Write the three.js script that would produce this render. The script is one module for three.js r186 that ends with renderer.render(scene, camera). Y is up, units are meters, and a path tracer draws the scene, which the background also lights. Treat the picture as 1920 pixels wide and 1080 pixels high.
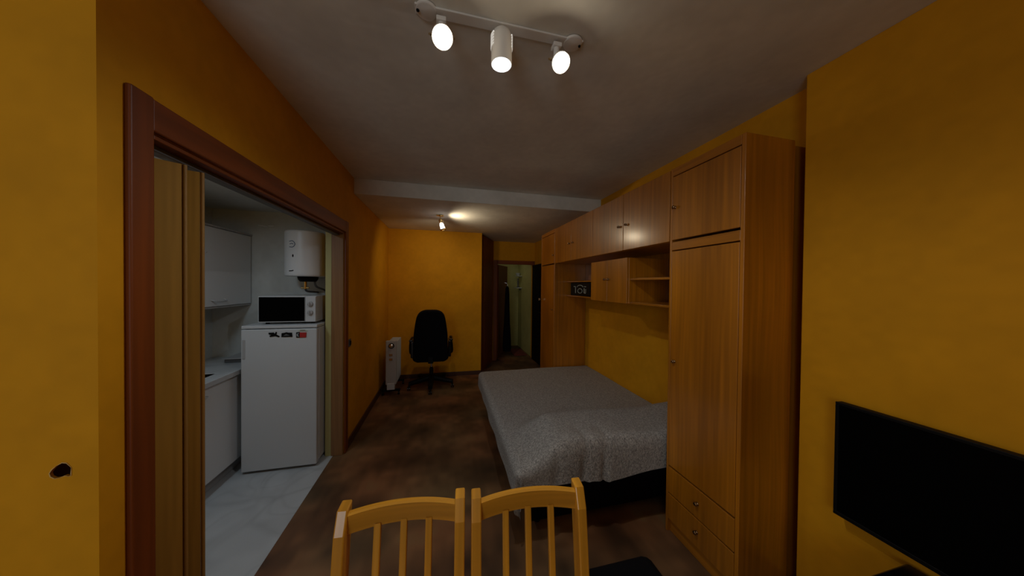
import * as THREE from 'three';
import { RoundedBoxGeometry } from 'three/addons/geometries/RoundedBoxGeometry.js';
import { mergeGeometries, mergeVertices, toCreasedNormals } from 'three/addons/utils/BufferGeometryUtils.js';
import { RectAreaLightUniformsLib } from 'three/addons/lights/RectAreaLightUniformsLib.js';

/* ---------- camera, light through the window, exposure ---------- */
// Room frame: X to the right, Y up, depth D into the picture; three's z is -D.
const scene = new THREE.Scene();
const FOCAL = 528.147;
const camera = new THREE.PerspectiveCamera(2 * Math.atan(540 / FOCAL) * 180 / Math.PI, 16 / 9, 0.05, 60);
{
  const rad = Math.PI / 180, ya = 13.314 * rad, pi = 0.635 * rad, ro = -0.581 * rad;
  const fw = new THREE.Vector3(Math.sin(ya) * Math.cos(pi), -Math.sin(pi), -Math.cos(ya) * Math.cos(pi));
  const u0 = new THREE.Vector3(Math.sin(ya) * Math.sin(pi), Math.cos(pi), -Math.cos(ya) * Math.sin(pi));
  const r0 = new THREE.Vector3(Math.cos(ya), 0, Math.sin(ya));
  const right = r0.clone().multiplyScalar(Math.cos(ro)).addScaledVector(u0, -Math.sin(ro));
  const up = r0.clone().multiplyScalar(Math.sin(ro)).addScaledVector(u0, Math.cos(ro));
  camera.quaternion.setFromRotationMatrix(new THREE.Matrix4().makeBasis(right, up, fw.clone().negate()));
  camera.position.set(0, 1.5, 0);
}
scene.add(camera);
scene.background = new THREE.Color().setRGB(0.05, 0.06, 0.075);     // dusk outside the window behind the camera
RectAreaLightUniformsLib.init();
const renderer = new THREE.WebGLRenderer({ antialias: true });
renderer.toneMapping = THREE.LinearToneMapping;
renderer.toneMappingExposure = 1.0;
renderer.shadowMap.enabled = true;
renderer.shadowMap.type = THREE.PCFSoftShadowMap;
const POWER = { window: 3.3, spot: 0.75, spotSpill: 0.028, led: 1.12, ledSpill: 0.016, far: 0.75, farSpill: 0.85, kitchen: 1.25, hall: 0.16 };
const WINDOW = { x0: -2.35, x1: -0.85, y0: 0.9, y1: 2.2, d: -2.2 };
{
  const wl = new THREE.RectAreaLight(new THREE.Color().setRGB(0.86, 1.0, 1.06), POWER.window, WINDOW.x1 - WINDOW.x0, WINDOW.y1 - WINDOW.y0);
  wl.position.set((WINDOW.x0 + WINDOW.x1) / 2, (WINDOW.y0 + WINDOW.y1) / 2, -WINDOW.d - 0.02);
   wl.name = 'window_daylight'; scene.add(wl);
}
const WARM = new THREE.Color().setRGB(1.0, 0.84, 0.62), COOL = new THREE.Color().setRGB(0.86, 0.93, 1.0);

/* ---------- noise and textures ---------- */
function rng(seed) { let s = seed >>> 0; return () => { s = (s + 0x6D2B79F5) >>> 0; let t = s; t = Math.imul(t ^ (t >>> 15), t | 1); t ^= t + Math.imul(t ^ (t >>> 7), t | 61); return ((t ^ (t >>> 14)) >>> 0) / 4294967296; }; }
function lattice(n, seed) { const r = rng(seed), a = new Float32Array(n * n); for (let i = 0; i < a.length; i++) a[i] = r(); return a; }
function vnoise(l, n, x, y, px = n, py = n) {
  const xi = Math.floor(x), yi = Math.floor(y), fx = x - xi, fy = y - yi, sx = fx * fx * (3 - 2 * fx), sy = fy * fy * (3 - 2 * fy);
  const m = (v, p) => ((v % p) + p) % p, x0 = m(xi, px), x1 = m(xi + 1, px), y0 = m(yi, py) * n, y1 = m(yi + 1, py) * n, a = l[y0 + x0], b = l[y0 + x1], c = l[y1 + x0], d = l[y1 + x1];
  return (a + (b - a) * sx) * (1 - sy) + (c + (d - c) * sx) * sy;
}
const LATS = new Map();
function tile(seed, fx, fy, u, v) { const n = 64, k = seed; if (!LATS.has(k)) LATS.set(k, lattice(n, seed)); // repeats when u or v passes 1
  return vnoise(LATS.get(k), n, u * fx, v * fy, fx, fy); }
function makeTexture(w, h, fn, color = true, repU = 1, repV = 1) {
  const d = new Uint8Array(w * h * 4);
  for (let y = 0; y < h; y++) for (let x = 0; x < w; x++) {
    const c = fn(x / w, y / h), i = (y * w + x) * 4;
    const put = (k, v) => { d[i + k] = Math.max(0, Math.min(255, Math.round(v * 255))); };
    if (typeof c === 'number') { put(0, c); put(1, c); put(2, c); } else { put(0, c[0]); put(1, c[1]); put(2, c[2]); }
    d[i + 3] = 255;
  }
  const t = new THREE.DataTexture(d, w, h, THREE.RGBAFormat);
  t.wrapS = t.wrapT = THREE.RepeatWrapping; t.magFilter = THREE.LinearFilter; t.minFilter = THREE.LinearMipmapLinearFilter; t.generateMipmaps = true;
  if (color) t.colorSpace = THREE.SRGBColorSpace;
  t.repeat.set(repU, repV); t.needsUpdate = true; return t;
}
// all cell counts divide 64 or equal it, so every texture tiles
const woodTex = makeTexture(512, 512, (u, v) => {
  const warp = tile(11, 4, 2, u, v) * 0.12;
  const g = tile(12, 64, 2, u + warp * .3, v), f = tile(13, 64, 4, (u * 2 + warp) % 1, v), b = tile(14, 8, 2, u + warp, v);
  const k = 0.86 + 0.10 * (g - .5) + 0.10 * (f - .5) + 0.16 * (b - .5);
  return [k, k * (0.985 + .02 * b), k * .97];
});
const woodBump = makeTexture(256, 256, (u, v) => 0.5 + 0.35 * (tile(12, 64, 4, u, v) - .5) + .3 * (tile(15, 32, 2, u, v) - .5), false);
const paintTex = makeTexture(512, 512, (u, v) => { const k = 0.93 + 0.05 * (tile(21, 4, 4, u, v) - .5) + 0.05 * (tile(22, 16, 16, u, v) - .5) + 0.03 * (tile(23, 64, 64, u, v) - .5); return [k, k, k * .98]; }, true, .5, .5);
const paintBump = makeTexture(512, 512, (u, v) => 0.5 + .4 * (tile(24, 64, 64, u, v) - .5) + .3 * (tile(25, 32, 32, u, v) - .5) + .35 * (tile(26, 8, 8, u, v) - .5), false, .7, .7);
const floorTex = makeTexture(1024, 1024, (u, v) => {
  const a = tile(31, 8, 8, u, v), b = tile(32, 16, 16, u, v), c = tile(33, 32, 32, u, v), g = tile(34, 64, 16, u, v), r = tile(35, 4, 8, u, v);
  const k = 0.78 + 0.42 * (a - .5) + 0.26 * (b - .5) + 0.16 * (c - .5) + .08 * (g - .5);
  return [k * (1 + .14 * (r - .5)), k * (0.98 - .05 * r), k * (0.95 - .1 * r)];
}, true, .5, .5);
const marbleTex = makeTexture(512, 512, (u, v) => {
  const w = tile(41, 4, 4, u, v) * .5, n = Math.abs(tile(42, 4, 4, u + w, v + w * .6) - .5), m = Math.abs(tile(43, 8, 8, u + w * .6, v - w) - .5);
  const k = 0.95 - .06 * Math.max(0, 1 - n * 9) - .04 * Math.max(0, 1 - m * 8) + .05 * (tile(44, 16, 16, u, v) - .5);
  return [k, k, k * .99];
}, true, .8, .8);
const clothTex = makeTexture(1024, 1024, (u, v) => {
  const n = tile(51, 64, 64, (u * 2) % 1, (v * 2) % 1), m = tile(52, 64, 64, u, v), r = Math.abs(tile(53, 64, 64, (u * 2) % 1, (v * 2) % 1) - .5) * 2;
  const k = 0.74 + .22 * (n - .5) + .14 * (m - .5) - .26 * Math.max(0, 1 - r * 5);
  return [k, k * .99, k * .97];
}, true, 2.2, 2.2);
const clothBump = makeTexture(512, 512, (u, v) => .5 + .5 * (tile(51, 64, 64, u, v) - .5) - .35 * Math.max(0, 1 - Math.abs(tile(53, 64, 64, u, v) - .5) * 10), false, 4.4, 4.4);

/* ---------- materials ---------- */
const lin = (r, g, b) => new THREE.Color().setRGB(r, g, b);
function mat(r, g, b, rough, o = {}) { return new THREE.MeshPhysicalMaterial({ color: lin(r, g, b), roughness: rough, ...o }); }
const M = {
  yellow: mat(0.76, 0.345, 0.008, 0.72, { specularIntensity: 0.4, map: paintTex, bumpMap: paintBump, bumpScale: 0.0012 }),
  ceiling: mat(0.86, 0.84, 0.80, 0.8, { map: paintTex, bumpMap: paintBump, bumpScale: 0.001 }),
  kitchenPaint: mat(0.70, 0.74, 0.76, 0.45, { map: paintTex, bumpMap: paintBump, bumpScale: 0.0006 }),
  hallPaint: mat(0.62, 0.58, 0.22, 0.7, { map: paintTex }),
  floor: mat(0.25, 0.135, 0.062, 0.55, { map: floorTex }),
  marble: mat(0.58, 0.60, 0.62, 0.32, { map: marbleTex }),
  veneer: mat(0.58, 0.20, 0.006, 0.40, { clearcoat: .8, clearcoatRoughness: .2, map: woodTex, bumpMap: woodBump, bumpScale: 0.0004 }),
  casing: mat(0.27, 0.060, 0.005, 0.5, { map: woodTex, bumpMap: woodBump, bumpScale: 0.0006 }),
  jambEdge: mat(0.50, 0.47, 0.20, 0.6),
  jamb: mat(0.40, 0.20, 0.075, 0.5, { map: woodTex }),
  chairWood: mat(0.88, 0.41, 0.035, 0.3, { map: woodTex, bumpMap: woodBump, bumpScale: 0.0003, clearcoat: .25, clearcoatRoughness: .25 }),
  accordion: mat(0.68, 0.38, 0.07, 0.45, { map: woodTex }),
  accordionSeam: mat(0.36, 0.19, 0.04, 0.6),
  baseboard: mat(0.10, 0.035, 0.018, 0.45, { map: woodTex }),
  white: mat(0.58, 0.60, 0.61, 0.32),
  tank: mat(0.78, 0.81, 0.83, 0.35),
  lampWhite: mat(0.78, 0.76, 0.72, 0.4),
  kitchenFront: mat(0.74, 0.77, 0.78, 0.4),
  sink: mat(0.03, 0.03, 0.03, 0.5),
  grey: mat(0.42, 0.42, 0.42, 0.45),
  greyDark: mat(0.10, 0.10, 0.10, 0.5),
  black: mat(0.003, 0.003, 0.0035, 0.55, { specularIntensity: 0.35 }),
  blackFabric: mat(0.003, 0.003, 0.0045, 0.95, { specularIntensity: .25, bumpMap: clothBump, bumpScale: .0004 }),
  blackGloss: mat(0.004, 0.004, 0.005, 0.12),
  screen: mat(0.0015, 0.0015, 0.0015, 0.6, { specularIntensity: 0.05 }),
  chrome: mat(0.75, 0.75, 0.75, 0.15, { metalness: 1 }),
  brass: mat(0.75, 0.55, 0.25, 0.22, { metalness: 1 }),
  bronze: mat(0.32, 0.20, 0.10, 0.22, { metalness: 1 }),
  cloth: mat(0.76, 0.745, 0.72, 0.92, { map: clothTex, bumpMap: clothBump, bumpScale: 0.0022, side: THREE.DoubleSide }),
  sheet: mat(0.66, 0.66, 0.68, 0.9),
  plaster: mat(0.66, 0.44, 0.16, 0.9),
  red: mat(0.42, 0.02, 0.02, 0.45),
  matRed: mat(0.20, 0.04, 0.03, 0.95, { bumpMap: clothBump, bumpScale: .002 }),
  paleGreen: mat(0.55, 0.60, 0.48, 0.5),
  glass: new THREE.MeshPhysicalMaterial({ color: 0xffffff, roughness: 0.02, transmission: 1, thickness: 0, ior: 1.5 }),
  glowWarm: new THREE.MeshStandardMaterial({ color: lin(.8, .75, .65), emissive: lin(1.0, 0.90, 0.78), emissiveIntensity: 1.5, roughness: .5 }),
  glowCool: new THREE.MeshStandardMaterial({ color: lin(.8, .8, .8), emissive: lin(0.92, 0.95, 1.0), emissiveIntensity: 1.5, roughness: .5 }),
  slotGlow: new THREE.MeshStandardMaterial({ color: lin(.7, .7, .7), emissive: lin(1, .95, .85), emissiveIntensity: .35, roughness: .5 }),
  glowFar: new THREE.MeshStandardMaterial({ color: lin(.8, .8, .8), emissive: lin(1.0, 0.93, 0.86), emissiveIntensity: 3.0, roughness: .5 }),
};

/* ---------- builders ---------- */
const used = new Map();
function numbered(n) { const k = used.get(n) || 0; used.set(n, k + 1); return k ? n + '_' + String(k).padStart(3, '0') : n; }
function metreUV(g, swap = false) {
  g = g.index ? g.toNonIndexed() : g;
  const p = g.attributes.position, uv = new Float32Array(p.count * 2), a = new THREE.Vector3(), b = new THREE.Vector3(), c = new THREE.Vector3(), n = new THREE.Vector3();
  for (let i = 0; i < p.count; i += 3) {
    a.fromBufferAttribute(p, i); b.fromBufferAttribute(p, i + 1); c.fromBufferAttribute(p, i + 2);
    n.copy(b).sub(a).cross(c.clone().sub(a)); const ax = Math.abs(n.x), ay = Math.abs(n.y), az = Math.abs(n.z);
    [a, b, c].forEach((v, k) => {
      let s, t; if (ax >= ay && ax >= az) { s = v.z; t = v.y; } else if (ay >= az) { s = v.x; t = v.z; } else { s = v.x; t = v.y; }
      uv[(i + k) * 2] = swap ? t : s; uv[(i + k) * 2 + 1] = swap ? s : t;
    });
  }
  g.setAttribute('uv', new THREE.BufferAttribute(uv, 2)); return g;
}
// box from ranges in room coordinates (X, Y, D)
function bx(x0, x1, y0, y1, d0, d1, r = 0.003) {
  const w = x1 - x0, h = y1 - y0, d = d1 - d0;
  const g = r > 0 ? new RoundedBoxGeometry(w, h, d, 1, Math.min(r, w / 2.2, h / 2.2, d / 2.2)) : new THREE.BoxGeometry(w, h, d);
  g.translate((x0 + x1) / 2, (y0 + y1) / 2, -(d0 + d1) / 2); return g;
}
const V = (x, y, d) => new THREE.Vector3(x, y, -d);
function rod(a, b, r0, r1 = r0, seg = 14) {
  const dir = b.clone().sub(a), g = new THREE.CylinderGeometry(r1, r0, dir.length(), seg);
  g.applyQuaternion(new THREE.Quaternion().setFromUnitVectors(new THREE.Vector3(0, 1, 0), dir.clone().normalize()));
  g.translate((a.x + b.x) / 2, (a.y + b.y) / 2, (a.z + b.z) / 2); return g;
}
function lathe(pts, axisFrom, axisDir, seg = 28) {                  // pts [radius, along]
  const g = new THREE.LatheGeometry(pts.map(([r, h]) => new THREE.Vector2(r, h)), seg);
  g.applyQuaternion(new THREE.Quaternion().setFromUnitVectors(new THREE.Vector3(0, 1, 0), axisDir.clone().normalize()));
  g.translate(axisFrom.x, axisFrom.y, axisFrom.z); return g;
}
function tube(points, r, seg = 24, rad = 8) { return new THREE.TubeGeometry(new THREE.CatmullRomCurve3(points), seg, r, rad, false); }
function ball(p, r, sx = 1, sy = 1, sz = 1) { const g = new THREE.SphereGeometry(r, 16, 12); g.scale(sx, sy, sz); g.translate(p.x, p.y, p.z); return g; }
function geo(list, swap) {
  const l = (Array.isArray(list) ? list : [list]).map((g) => { const q = metreUV(g, swap); for (const k of Object.keys(q.attributes)) if (!['position', 'normal', 'uv'].includes(k)) q.deleteAttribute(k); return q; });
  return l.length > 1 ? mergeGeometries(l) : l[0];
}
function part(name, list, material, parent, { swap = false, label } = {}) {
  const m = new THREE.Mesh(geo(list, swap), material); m.name = name; m.castShadow = m.receiveShadow = true;
  if (label) m.userData.label = label; parent.add(m); return m;
}
function structure(name, list, material, opt = {}) {
  const m = part(numbered(name), list, material, scene, opt); m.userData.kind = 'structure'; return m;
}
function thing(name, label, category, group) {
  const o = new THREE.Group(); o.name = numbered(name); o.userData = { label, category }; if (group) o.userData.group = group; scene.add(o); return o;
}
function settle(o) {                                                // move the group's origin to the thing's base, keeping its parts where they are
  const b = new THREE.Box3().setFromObject(o), c = b.getCenter(new THREE.Vector3()); c.y = b.min.y;
  o.position.copy(c); for (const k of o.children) k.position.sub(c); return o;
}
function knob(p, dir, r, parent, material = M.bronze) {
  return part('knob', lathe([[0.001, 0], [r * .9, 0], [r * .75, r * .25], [r * .4, r * .45], [r * .4, r * .8], [r * .95, r * 1.15], [r, r * 1.5], [r * .75, r * 1.85], [0.001, r * 2]], p, dir, 18), material, parent);
}
const LEFT = new THREE.Vector3(-1, 0, 0), DOWN = new THREE.Vector3(0, -1, 0), NEAR = new THREE.Vector3(0, 0, 1);

/* ---------- the setting ---------- */
const XL = -0.86, XR = 1.77, XT = 1.659, CEIL = 2.508, LOW = 2.359, BEAM = 2.986, FAR = 4.70, END = 5.50, DOOR_H = 1.945;
structure('floor', [bx(-0.94, 1.95, -0.12, 0, 0.939, 7.7, 0), bx(-2.75, 1.95, -0.12, 0, -2.35, 0.939, 0)], M.floor);
structure('floor_kitchen', bx(-2.2, -0.94, -0.12, 0.001, 1.0, 3.25, 0), M.marble);
structure('ceiling', bx(-2.75, 1.95, CEIL, CEIL + 0.12, -2.35, 7.7, 0), M.ceiling);
structure('ceiling_lower', bx(XL, XR, LOW, CEIL, BEAM, 7.6, 0.004), M.ceiling);
structure('wall_left', [bx(-1.0, XL, 0, CEIL, 1.0, 1.067, 0), bx(-1.0, XL, DOOR_H, CEIL, 1.067, 2.73, 0), bx(-1.0, XL, 0, CEIL, 2.73, 4.82, 0)], M.yellow);
structure('wall_back', bx(-1.0, 0.59, 0, LOW, FAR, 4.82, 0.002), M.yellow);
structure('wall_right', bx(XR, 1.95, 0, CEIL, 0.9, 7.7, 0), M.yellow);
structure('wall_right_near', bx(XT, 1.95, 0, CEIL, -2.35, 0.991, 0.004), M.yellow);
structure('wall_left_rear', bx(-2.75, -2.6, 0, CEIL, -2.35, 1.0, 0), M.yellow);
structure('wall_rear', [bx(-2.75, 1.95, 0, WINDOW.y0, -2.32, -2.2, 0), bx(-2.75, 1.95, WINDOW.y1, CEIL, -2.32, -2.2, 0), bx(-2.75, WINDOW.x0, WINDOW.y0, WINDOW.y1, -2.32, -2.2, 0), bx(WINDOW.x1, 1.95, WINDOW.y0, WINDOW.y1, -2.32, -2.2, 0)], M.yellow);
{
  const w = structure('window_1', [bx(-2.35, -0.85, 0.9, 0.95, -2.3, -2.24), bx(-2.35, -0.85, 2.15, 2.2, -2.3, -2.24), bx(-2.35, -2.3, 0.95, 2.15, -2.3, -2.24), bx(-0.9, -0.85, 0.95, 2.15, -2.3, -2.24), bx(-1.625, -1.575, 0.95, 2.15, -2.3, -2.24)], M.white);
  part('pane', bx(-2.3, -1.625, 0.95, 2.15, -2.275, -2.27, 0), M.glass, w); part('pane', bx(-1.575, -0.9, 0.95, 2.15, -2.275, -2.27, 0), M.glass, w);
}
// return wall beside the kitchen door, with a broken-out hole for a wall box
{
  const hole = [[-0.9520, 1.0203], [-0.9476, 1.0287], [-0.9395, 1.0374], [-0.9292, 1.0430], [-0.9210, 1.0413], [-0.9119, 1.0295], [-0.9133, 1.0138], [-0.9124, 1.0096], [-0.9175, 1.0083], [-0.9234, 1.0112], [-0.9345, 1.0068], [-0.9426, 1.0065], [-0.9499, 1.0122]];
  const s = new THREE.Shape([[-2.6, 0], [XL, 0], [XL, CEIL], [-2.6, CEIL]].map(([a, b]) => new THREE.Vector2(a, b)));
  s.holes.push(new THREE.Path(hole.map(([a, b]) => new THREE.Vector2(a, b))));
  const g = new THREE.ExtrudeGeometry(s, { depth: 0.005, bevelEnabled: false }); g.translate(0, 0, -0.944);
  const w = structure('wall_left_return', [g, bx(-2.6, -1.0, 0, CEIL, 1.03, 1.06, 0), bx(-2.6, -1.05, 0, CEIL, 0.944, 1.03, 0), bx(-0.88, XL, 0, CEIL, 0.944, 1.0, 0), bx(-1.05, -0.88, 1.09, CEIL, 0.944, 1.0, 0), bx(-1.05, -0.88, 0, 0.95, 0.944, 1.0, 0)], M.yellow);
  const rim = new THREE.Shape(hole.map(([a, b], i) => { const k = 1.07 + 0.05 * Math.sin(i * 2.3); return new THREE.Vector2(-0.9300 + (a - -0.9300) * k, 1.0210 + (b - 1.0210) * k); }));
  rim.holes.push(new THREE.Path(hole.map(([a, b]) => new THREE.Vector2(a, b))));
  const rg = new THREE.ExtrudeGeometry(rim, { depth: 0.0015, bevelEnabled: false }); rg.translate(0, 0, -0.9392);
  part('broken_plaster', rg, M.plaster, w, { label: 'pale flaked plaster around the hole' });
  part('hole_back', [bx(-1.05, -0.88, 0.95, 1.09, 0.994, 0.999, 0)], M.plaster, w, { label: 'bare plaster at the back of the hole' });
}
// kitchen shell
structure('wall_kitchen_left', bx(-2.2, -2.05, 0, CEIL, 1.06, 3.25, 0), M.kitchenPaint);
structure('wall_kitchen_back', bx(-2.05, -1.0, 0, CEIL, 3.10, 3.25, 0), M.kitchenPaint);
structure('ceiling_kitchen', bx(-2.05, -1.0, 2.16, CEIL, 1.06, 3.10, 0), M.kitchenPaint);
// hallway beyond the far doorway
const FD = { x0: 0.995, x1: 1.735, h: 1.915 };
structure('wall_hall_front', [bx(0.42, FD.x0, 0, LOW, END, END + 0.1, 0), bx(FD.x1, XR, 0, LOW, END, END + 0.1, 0), bx(FD.x0, FD.x1, FD.h, LOW, END, END + 0.1, 0)], M.yellow);
structure('wall_hall_left', bx(0.30, 0.42, 0, LOW, 4.82, 7.7, 0), M.hallPaint);
structure('wall_hall_back', bx(0.42, XR, 0, LOW, 6.75, 6.95, 0), M.hallPaint);
structure('wall_hall_right', bx(1.755, XR, 0, LOW, END + 0.1, 6.75, 0), M.hallPaint);
{
  const t = structure('trim_2', [bx(FD.x0 - 0.07, FD.x0 + 0.005, 0, FD.h + 0.07, END - 0.02, END + 0.002), bx(FD.x1 - 0.005, XR, 0, FD.h + 0.07, END - 0.02, END + 0.002)], M.casing);
  part('casing_head', bx(FD.x0 + 0.005, FD.x1 - 0.005, FD.h - 0.005, FD.h + 0.07, END - 0.02, END + 0.002), M.casing, t, { swap: true });
}
structure('baseboard_left', bx(XL, XL + 0.014, 0, 0.075, 2.80, FAR, 0.003), M.baseboard, { swap: true });
structure('baseboard_back', bx(XL + 0.014, 0.59, 0, 0.065, FAR - 0.014, FAR, 0.003), M.baseboard, { swap: true });
structure('baseboard_right', bx(XT - 0.014, XT, 0, 0.075, -2.2, 0.99, 0.003), M.baseboard, { swap: true });
// kitchen doorway: casing, jamb lining, sliding track
{
  const c0 = 0.999, c1 = 1.067, c2 = 2.73, c3 = 2.80, f = XL + 0.016;
  const t = structure('door_1', [bx(XL - 0.001, f, 0, 2.045, c0, c1, 0.006), bx(XL - 0.001, f, 0, 2.045, c2, c3, 0.006)], M.casing);
  part('casing_head', bx(XL - 0.001, f - 0.001, DOOR_H, 2.042, c1 - 0.005, c2 + 0.005, 0.006), M.casing, t, { swap: true });
  part('jamb_lining', bx(-0.955, XL, 0, DOOR_H, c1, c1 + 0.016), M.jamb, t); part('jamb_lining', bx(-0.955, XL - 0.002, 0, DOOR_H, c2 - 0.016, c2), M.jamb, t);
  part('jamb_lining', bx(-0.955, XL, DOOR_H - 0.016, DOOR_H, c1 + 0.016, c2 - 0.016), M.casing, t, { swap: true });
  part('jamb_edge', bx(-1.003, -0.955, 0, DOOR_H, c2 - 0.008, c2), M.jambEdge, t);
  part('track', [bx(-0.935, -0.895, DOOR_H - 0.034, DOOR_H - 0.016, c1 + 0.016, c2 - 0.016, 0.002)], M.greyDark, t, { label: 'dark sliding track under the door head' });
}

/* ---------- folding door ---------- */
{
  const o = thing('folding_door', 'brown accordion folding door pushed together at the kitchen doorway', 'door');
  const fold = [[-.905, 1.093], [-.975, 1.125], [-.873, 1.205], [-.968, 1.232], [-.872, 1.275]], n = fold.length - 1, y0 = 0.012, y1 = 1.90;
  for (let i = 0; i < n; i++) {
    const a = new THREE.Vector2(...fold[i]), b = new THREE.Vector2(...fold[i + 1]), th = 0.007;
    const dx = b.x - a.x, dd = b.y - a.y, L = Math.hypot(dx, dd), nx = -dd / L * th / 2, nd = dx / L * th / 2, q = 0.06;
    const ax = a.x + dx * q, ad = a.y + dd * q, bX = b.x - dx * q, bd = b.y - dd * q, bow = 0.012;
    const ring = []; for (let k = 0; k <= 6; k++) { const t = k / 6, w = bow * Math.sin(Math.PI * t); ring.push(new THREE.Vector2(ax + (bX - ax) * t + nx * (1 + w / th * 2), -(ad + (bd - ad) * t + nd * (1 + w / th * 2)))); }
    for (let k = 6; k >= 0; k--) { const t = k / 6; ring.push(new THREE.Vector2(ax + (bX - ax) * t - nx, -(ad + (bd - ad) * t - nd))); }
    const g = new THREE.ExtrudeGeometry(new THREE.Shape(ring.map((p) => new THREE.Vector2(p.x, -p.y))), { depth: y1 - y0, bevelEnabled: false });
    g.rotateX(-Math.PI / 2); g.translate(0, y0, 0);
    part('fold_panel', g, M.accordion, o);
    part('hinge', rod(V(b.x, y0, b.y), V(b.x, y1, b.y), 0.0055, 0.0055, 10), M.accordionSeam, o);
  }
  part('end_post', bx(-0.945, -0.888, y0, y1, 1.283, 1.300, 0.004), M.accordion, o);
  settle(o);
}

/* ---------- kitchen ---------- */
{ // base unit and worktop
  const o = thing('kitchen_base_cabinet', 'white kitchen base cabinet under the pale worktop beside the fridge', 'cabinet');
  part('body', [bx(-2.045, -1.60, 0.10, 0.62, 1.30, 3.09, 0.002), bx(-2.045, -1.60, 0.62, 0.78, 1.30, 1.95, 0.002), bx(-2.045, -1.60, 0.62, 0.78, 2.57, 3.09, 0.002), bx(-1.635, -1.60, 0.62, 0.78, 1.95, 2.57, 0.002)], M.kitchenFront, o);
  part('plinth', bx(-2.045, -1.645, 0.002, 0.10, 1.30, 3.09, 0.002), M.grey, o, { label: 'grey recessed plinth' });
  for (const [p, q] of [[1.305, 1.70], [1.705, 2.20], [2.205, 3.085]]) { const d = part('door', bx(-1.60, -1.582, 0.11, 0.77, p, q, 0.003), M.kitchenFront, o); part('handle', tube([V(-1.582, 0.72, p + .04), V(-1.562, 0.72, p + .05), V(-1.562, 0.72, p + .12), V(-1.582, 0.72, p + .13)], 0.004, 16, 6), M.chrome, d); }
  settle(o);
  const w = thing('worktop', 'pale marble kitchen worktop with a dark sink cut into it', 'worktop');
  part('slab', [bx(-2.045, -1.553, 0.782, 0.82, 1.30, 1.98, .004), bx(-2.045, -1.553, 0.782, 0.82, 2.54, 3.09, .004), bx(-1.655, -1.553, 0.782, 0.82, 1.98, 2.54, .004), bx(-2.045, -1.98, 0.782, 0.82, 1.98, 2.54, .004)], M.marble, w);
  part('sink', [bx(-1.985, -1.65, 0.635, 0.643, 1.975, 2.545, 0), bx(-1.988, -1.980, 0.635, 0.815, 1.975, 2.545, 0), bx(-1.655, -1.647, 0.635, 0.815, 1.975, 2.545, 0), bx(-1.985, -1.65, 0.635, 0.815, 2.540, 2.548, 0), bx(-1.985, -1.65, 0.635, 0.815, 1.972, 1.980, 0)], M.sink, w, { label: 'dark sink basin set into the worktop' });
  settle(w);
  const h = thing('cooking_tray', 'flat grey tray with dark front lying on the worktop by the fridge', 'tray');
  part('pan', [bx(-1.80, -1.548, 0.821, 0.850, 2.845, 3.075, 0.004)], M.greyDark, h); part('rim', [bx(-1.81, -1.545, 0.850, 0.859, 2.835, 3.085, 0.003)], M.grey, h);
  settle(h);
}
{ // wall unit
  const o = thing('kitchen_wall_cabinet', 'white kitchen wall cabinet hung over the worktop', 'cabinet');
  part('body', bx(-2.045, -1.765, 1.305, 1.925, 1.75, 3.09, 0.002), M.kitchenFront, o);
  part('top_board', bx(-2.045, -1.74, 1.925, 1.94, 1.75, 3.095, 0.002), M.grey, o, { label: 'grey board drawn for the shadow gap over the cabinet' });  // grey strip takes the place of the shadow gap above the cabinet
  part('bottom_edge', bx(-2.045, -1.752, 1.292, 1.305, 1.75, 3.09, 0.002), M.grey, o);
  for (const [a, b] of [[1.752, 2.41], [2.415, 3.088]]) {
    const d = part('door', bx(-1.765, -1.747, 1.308, 1.922, a, b, 0.003), M.kitchenFront, o);
    part('handle', tube([V(-1.747, 1.362, a + .21), V(-1.722, 1.35, a + .225), V(-1.718, 1.345, a + .28), V(-1.722, 1.35, a + .335), V(-1.747, 1.362, a + .35)], 0.005, 20, 8), M.grey, d);
    if (b > 3) for (const [y, dd] of [[1.83, 2.56], [1.725, 2.585]]) part('screw_cap', lathe([[0.0005, 0], [0.007, 0], [0.006, 0.003], [0.0005, 0.004]], V(-1.747, y, dd), new THREE.Vector3(1, 0, 0), 10), M.white, d);
  }
  settle(o);
}
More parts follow.
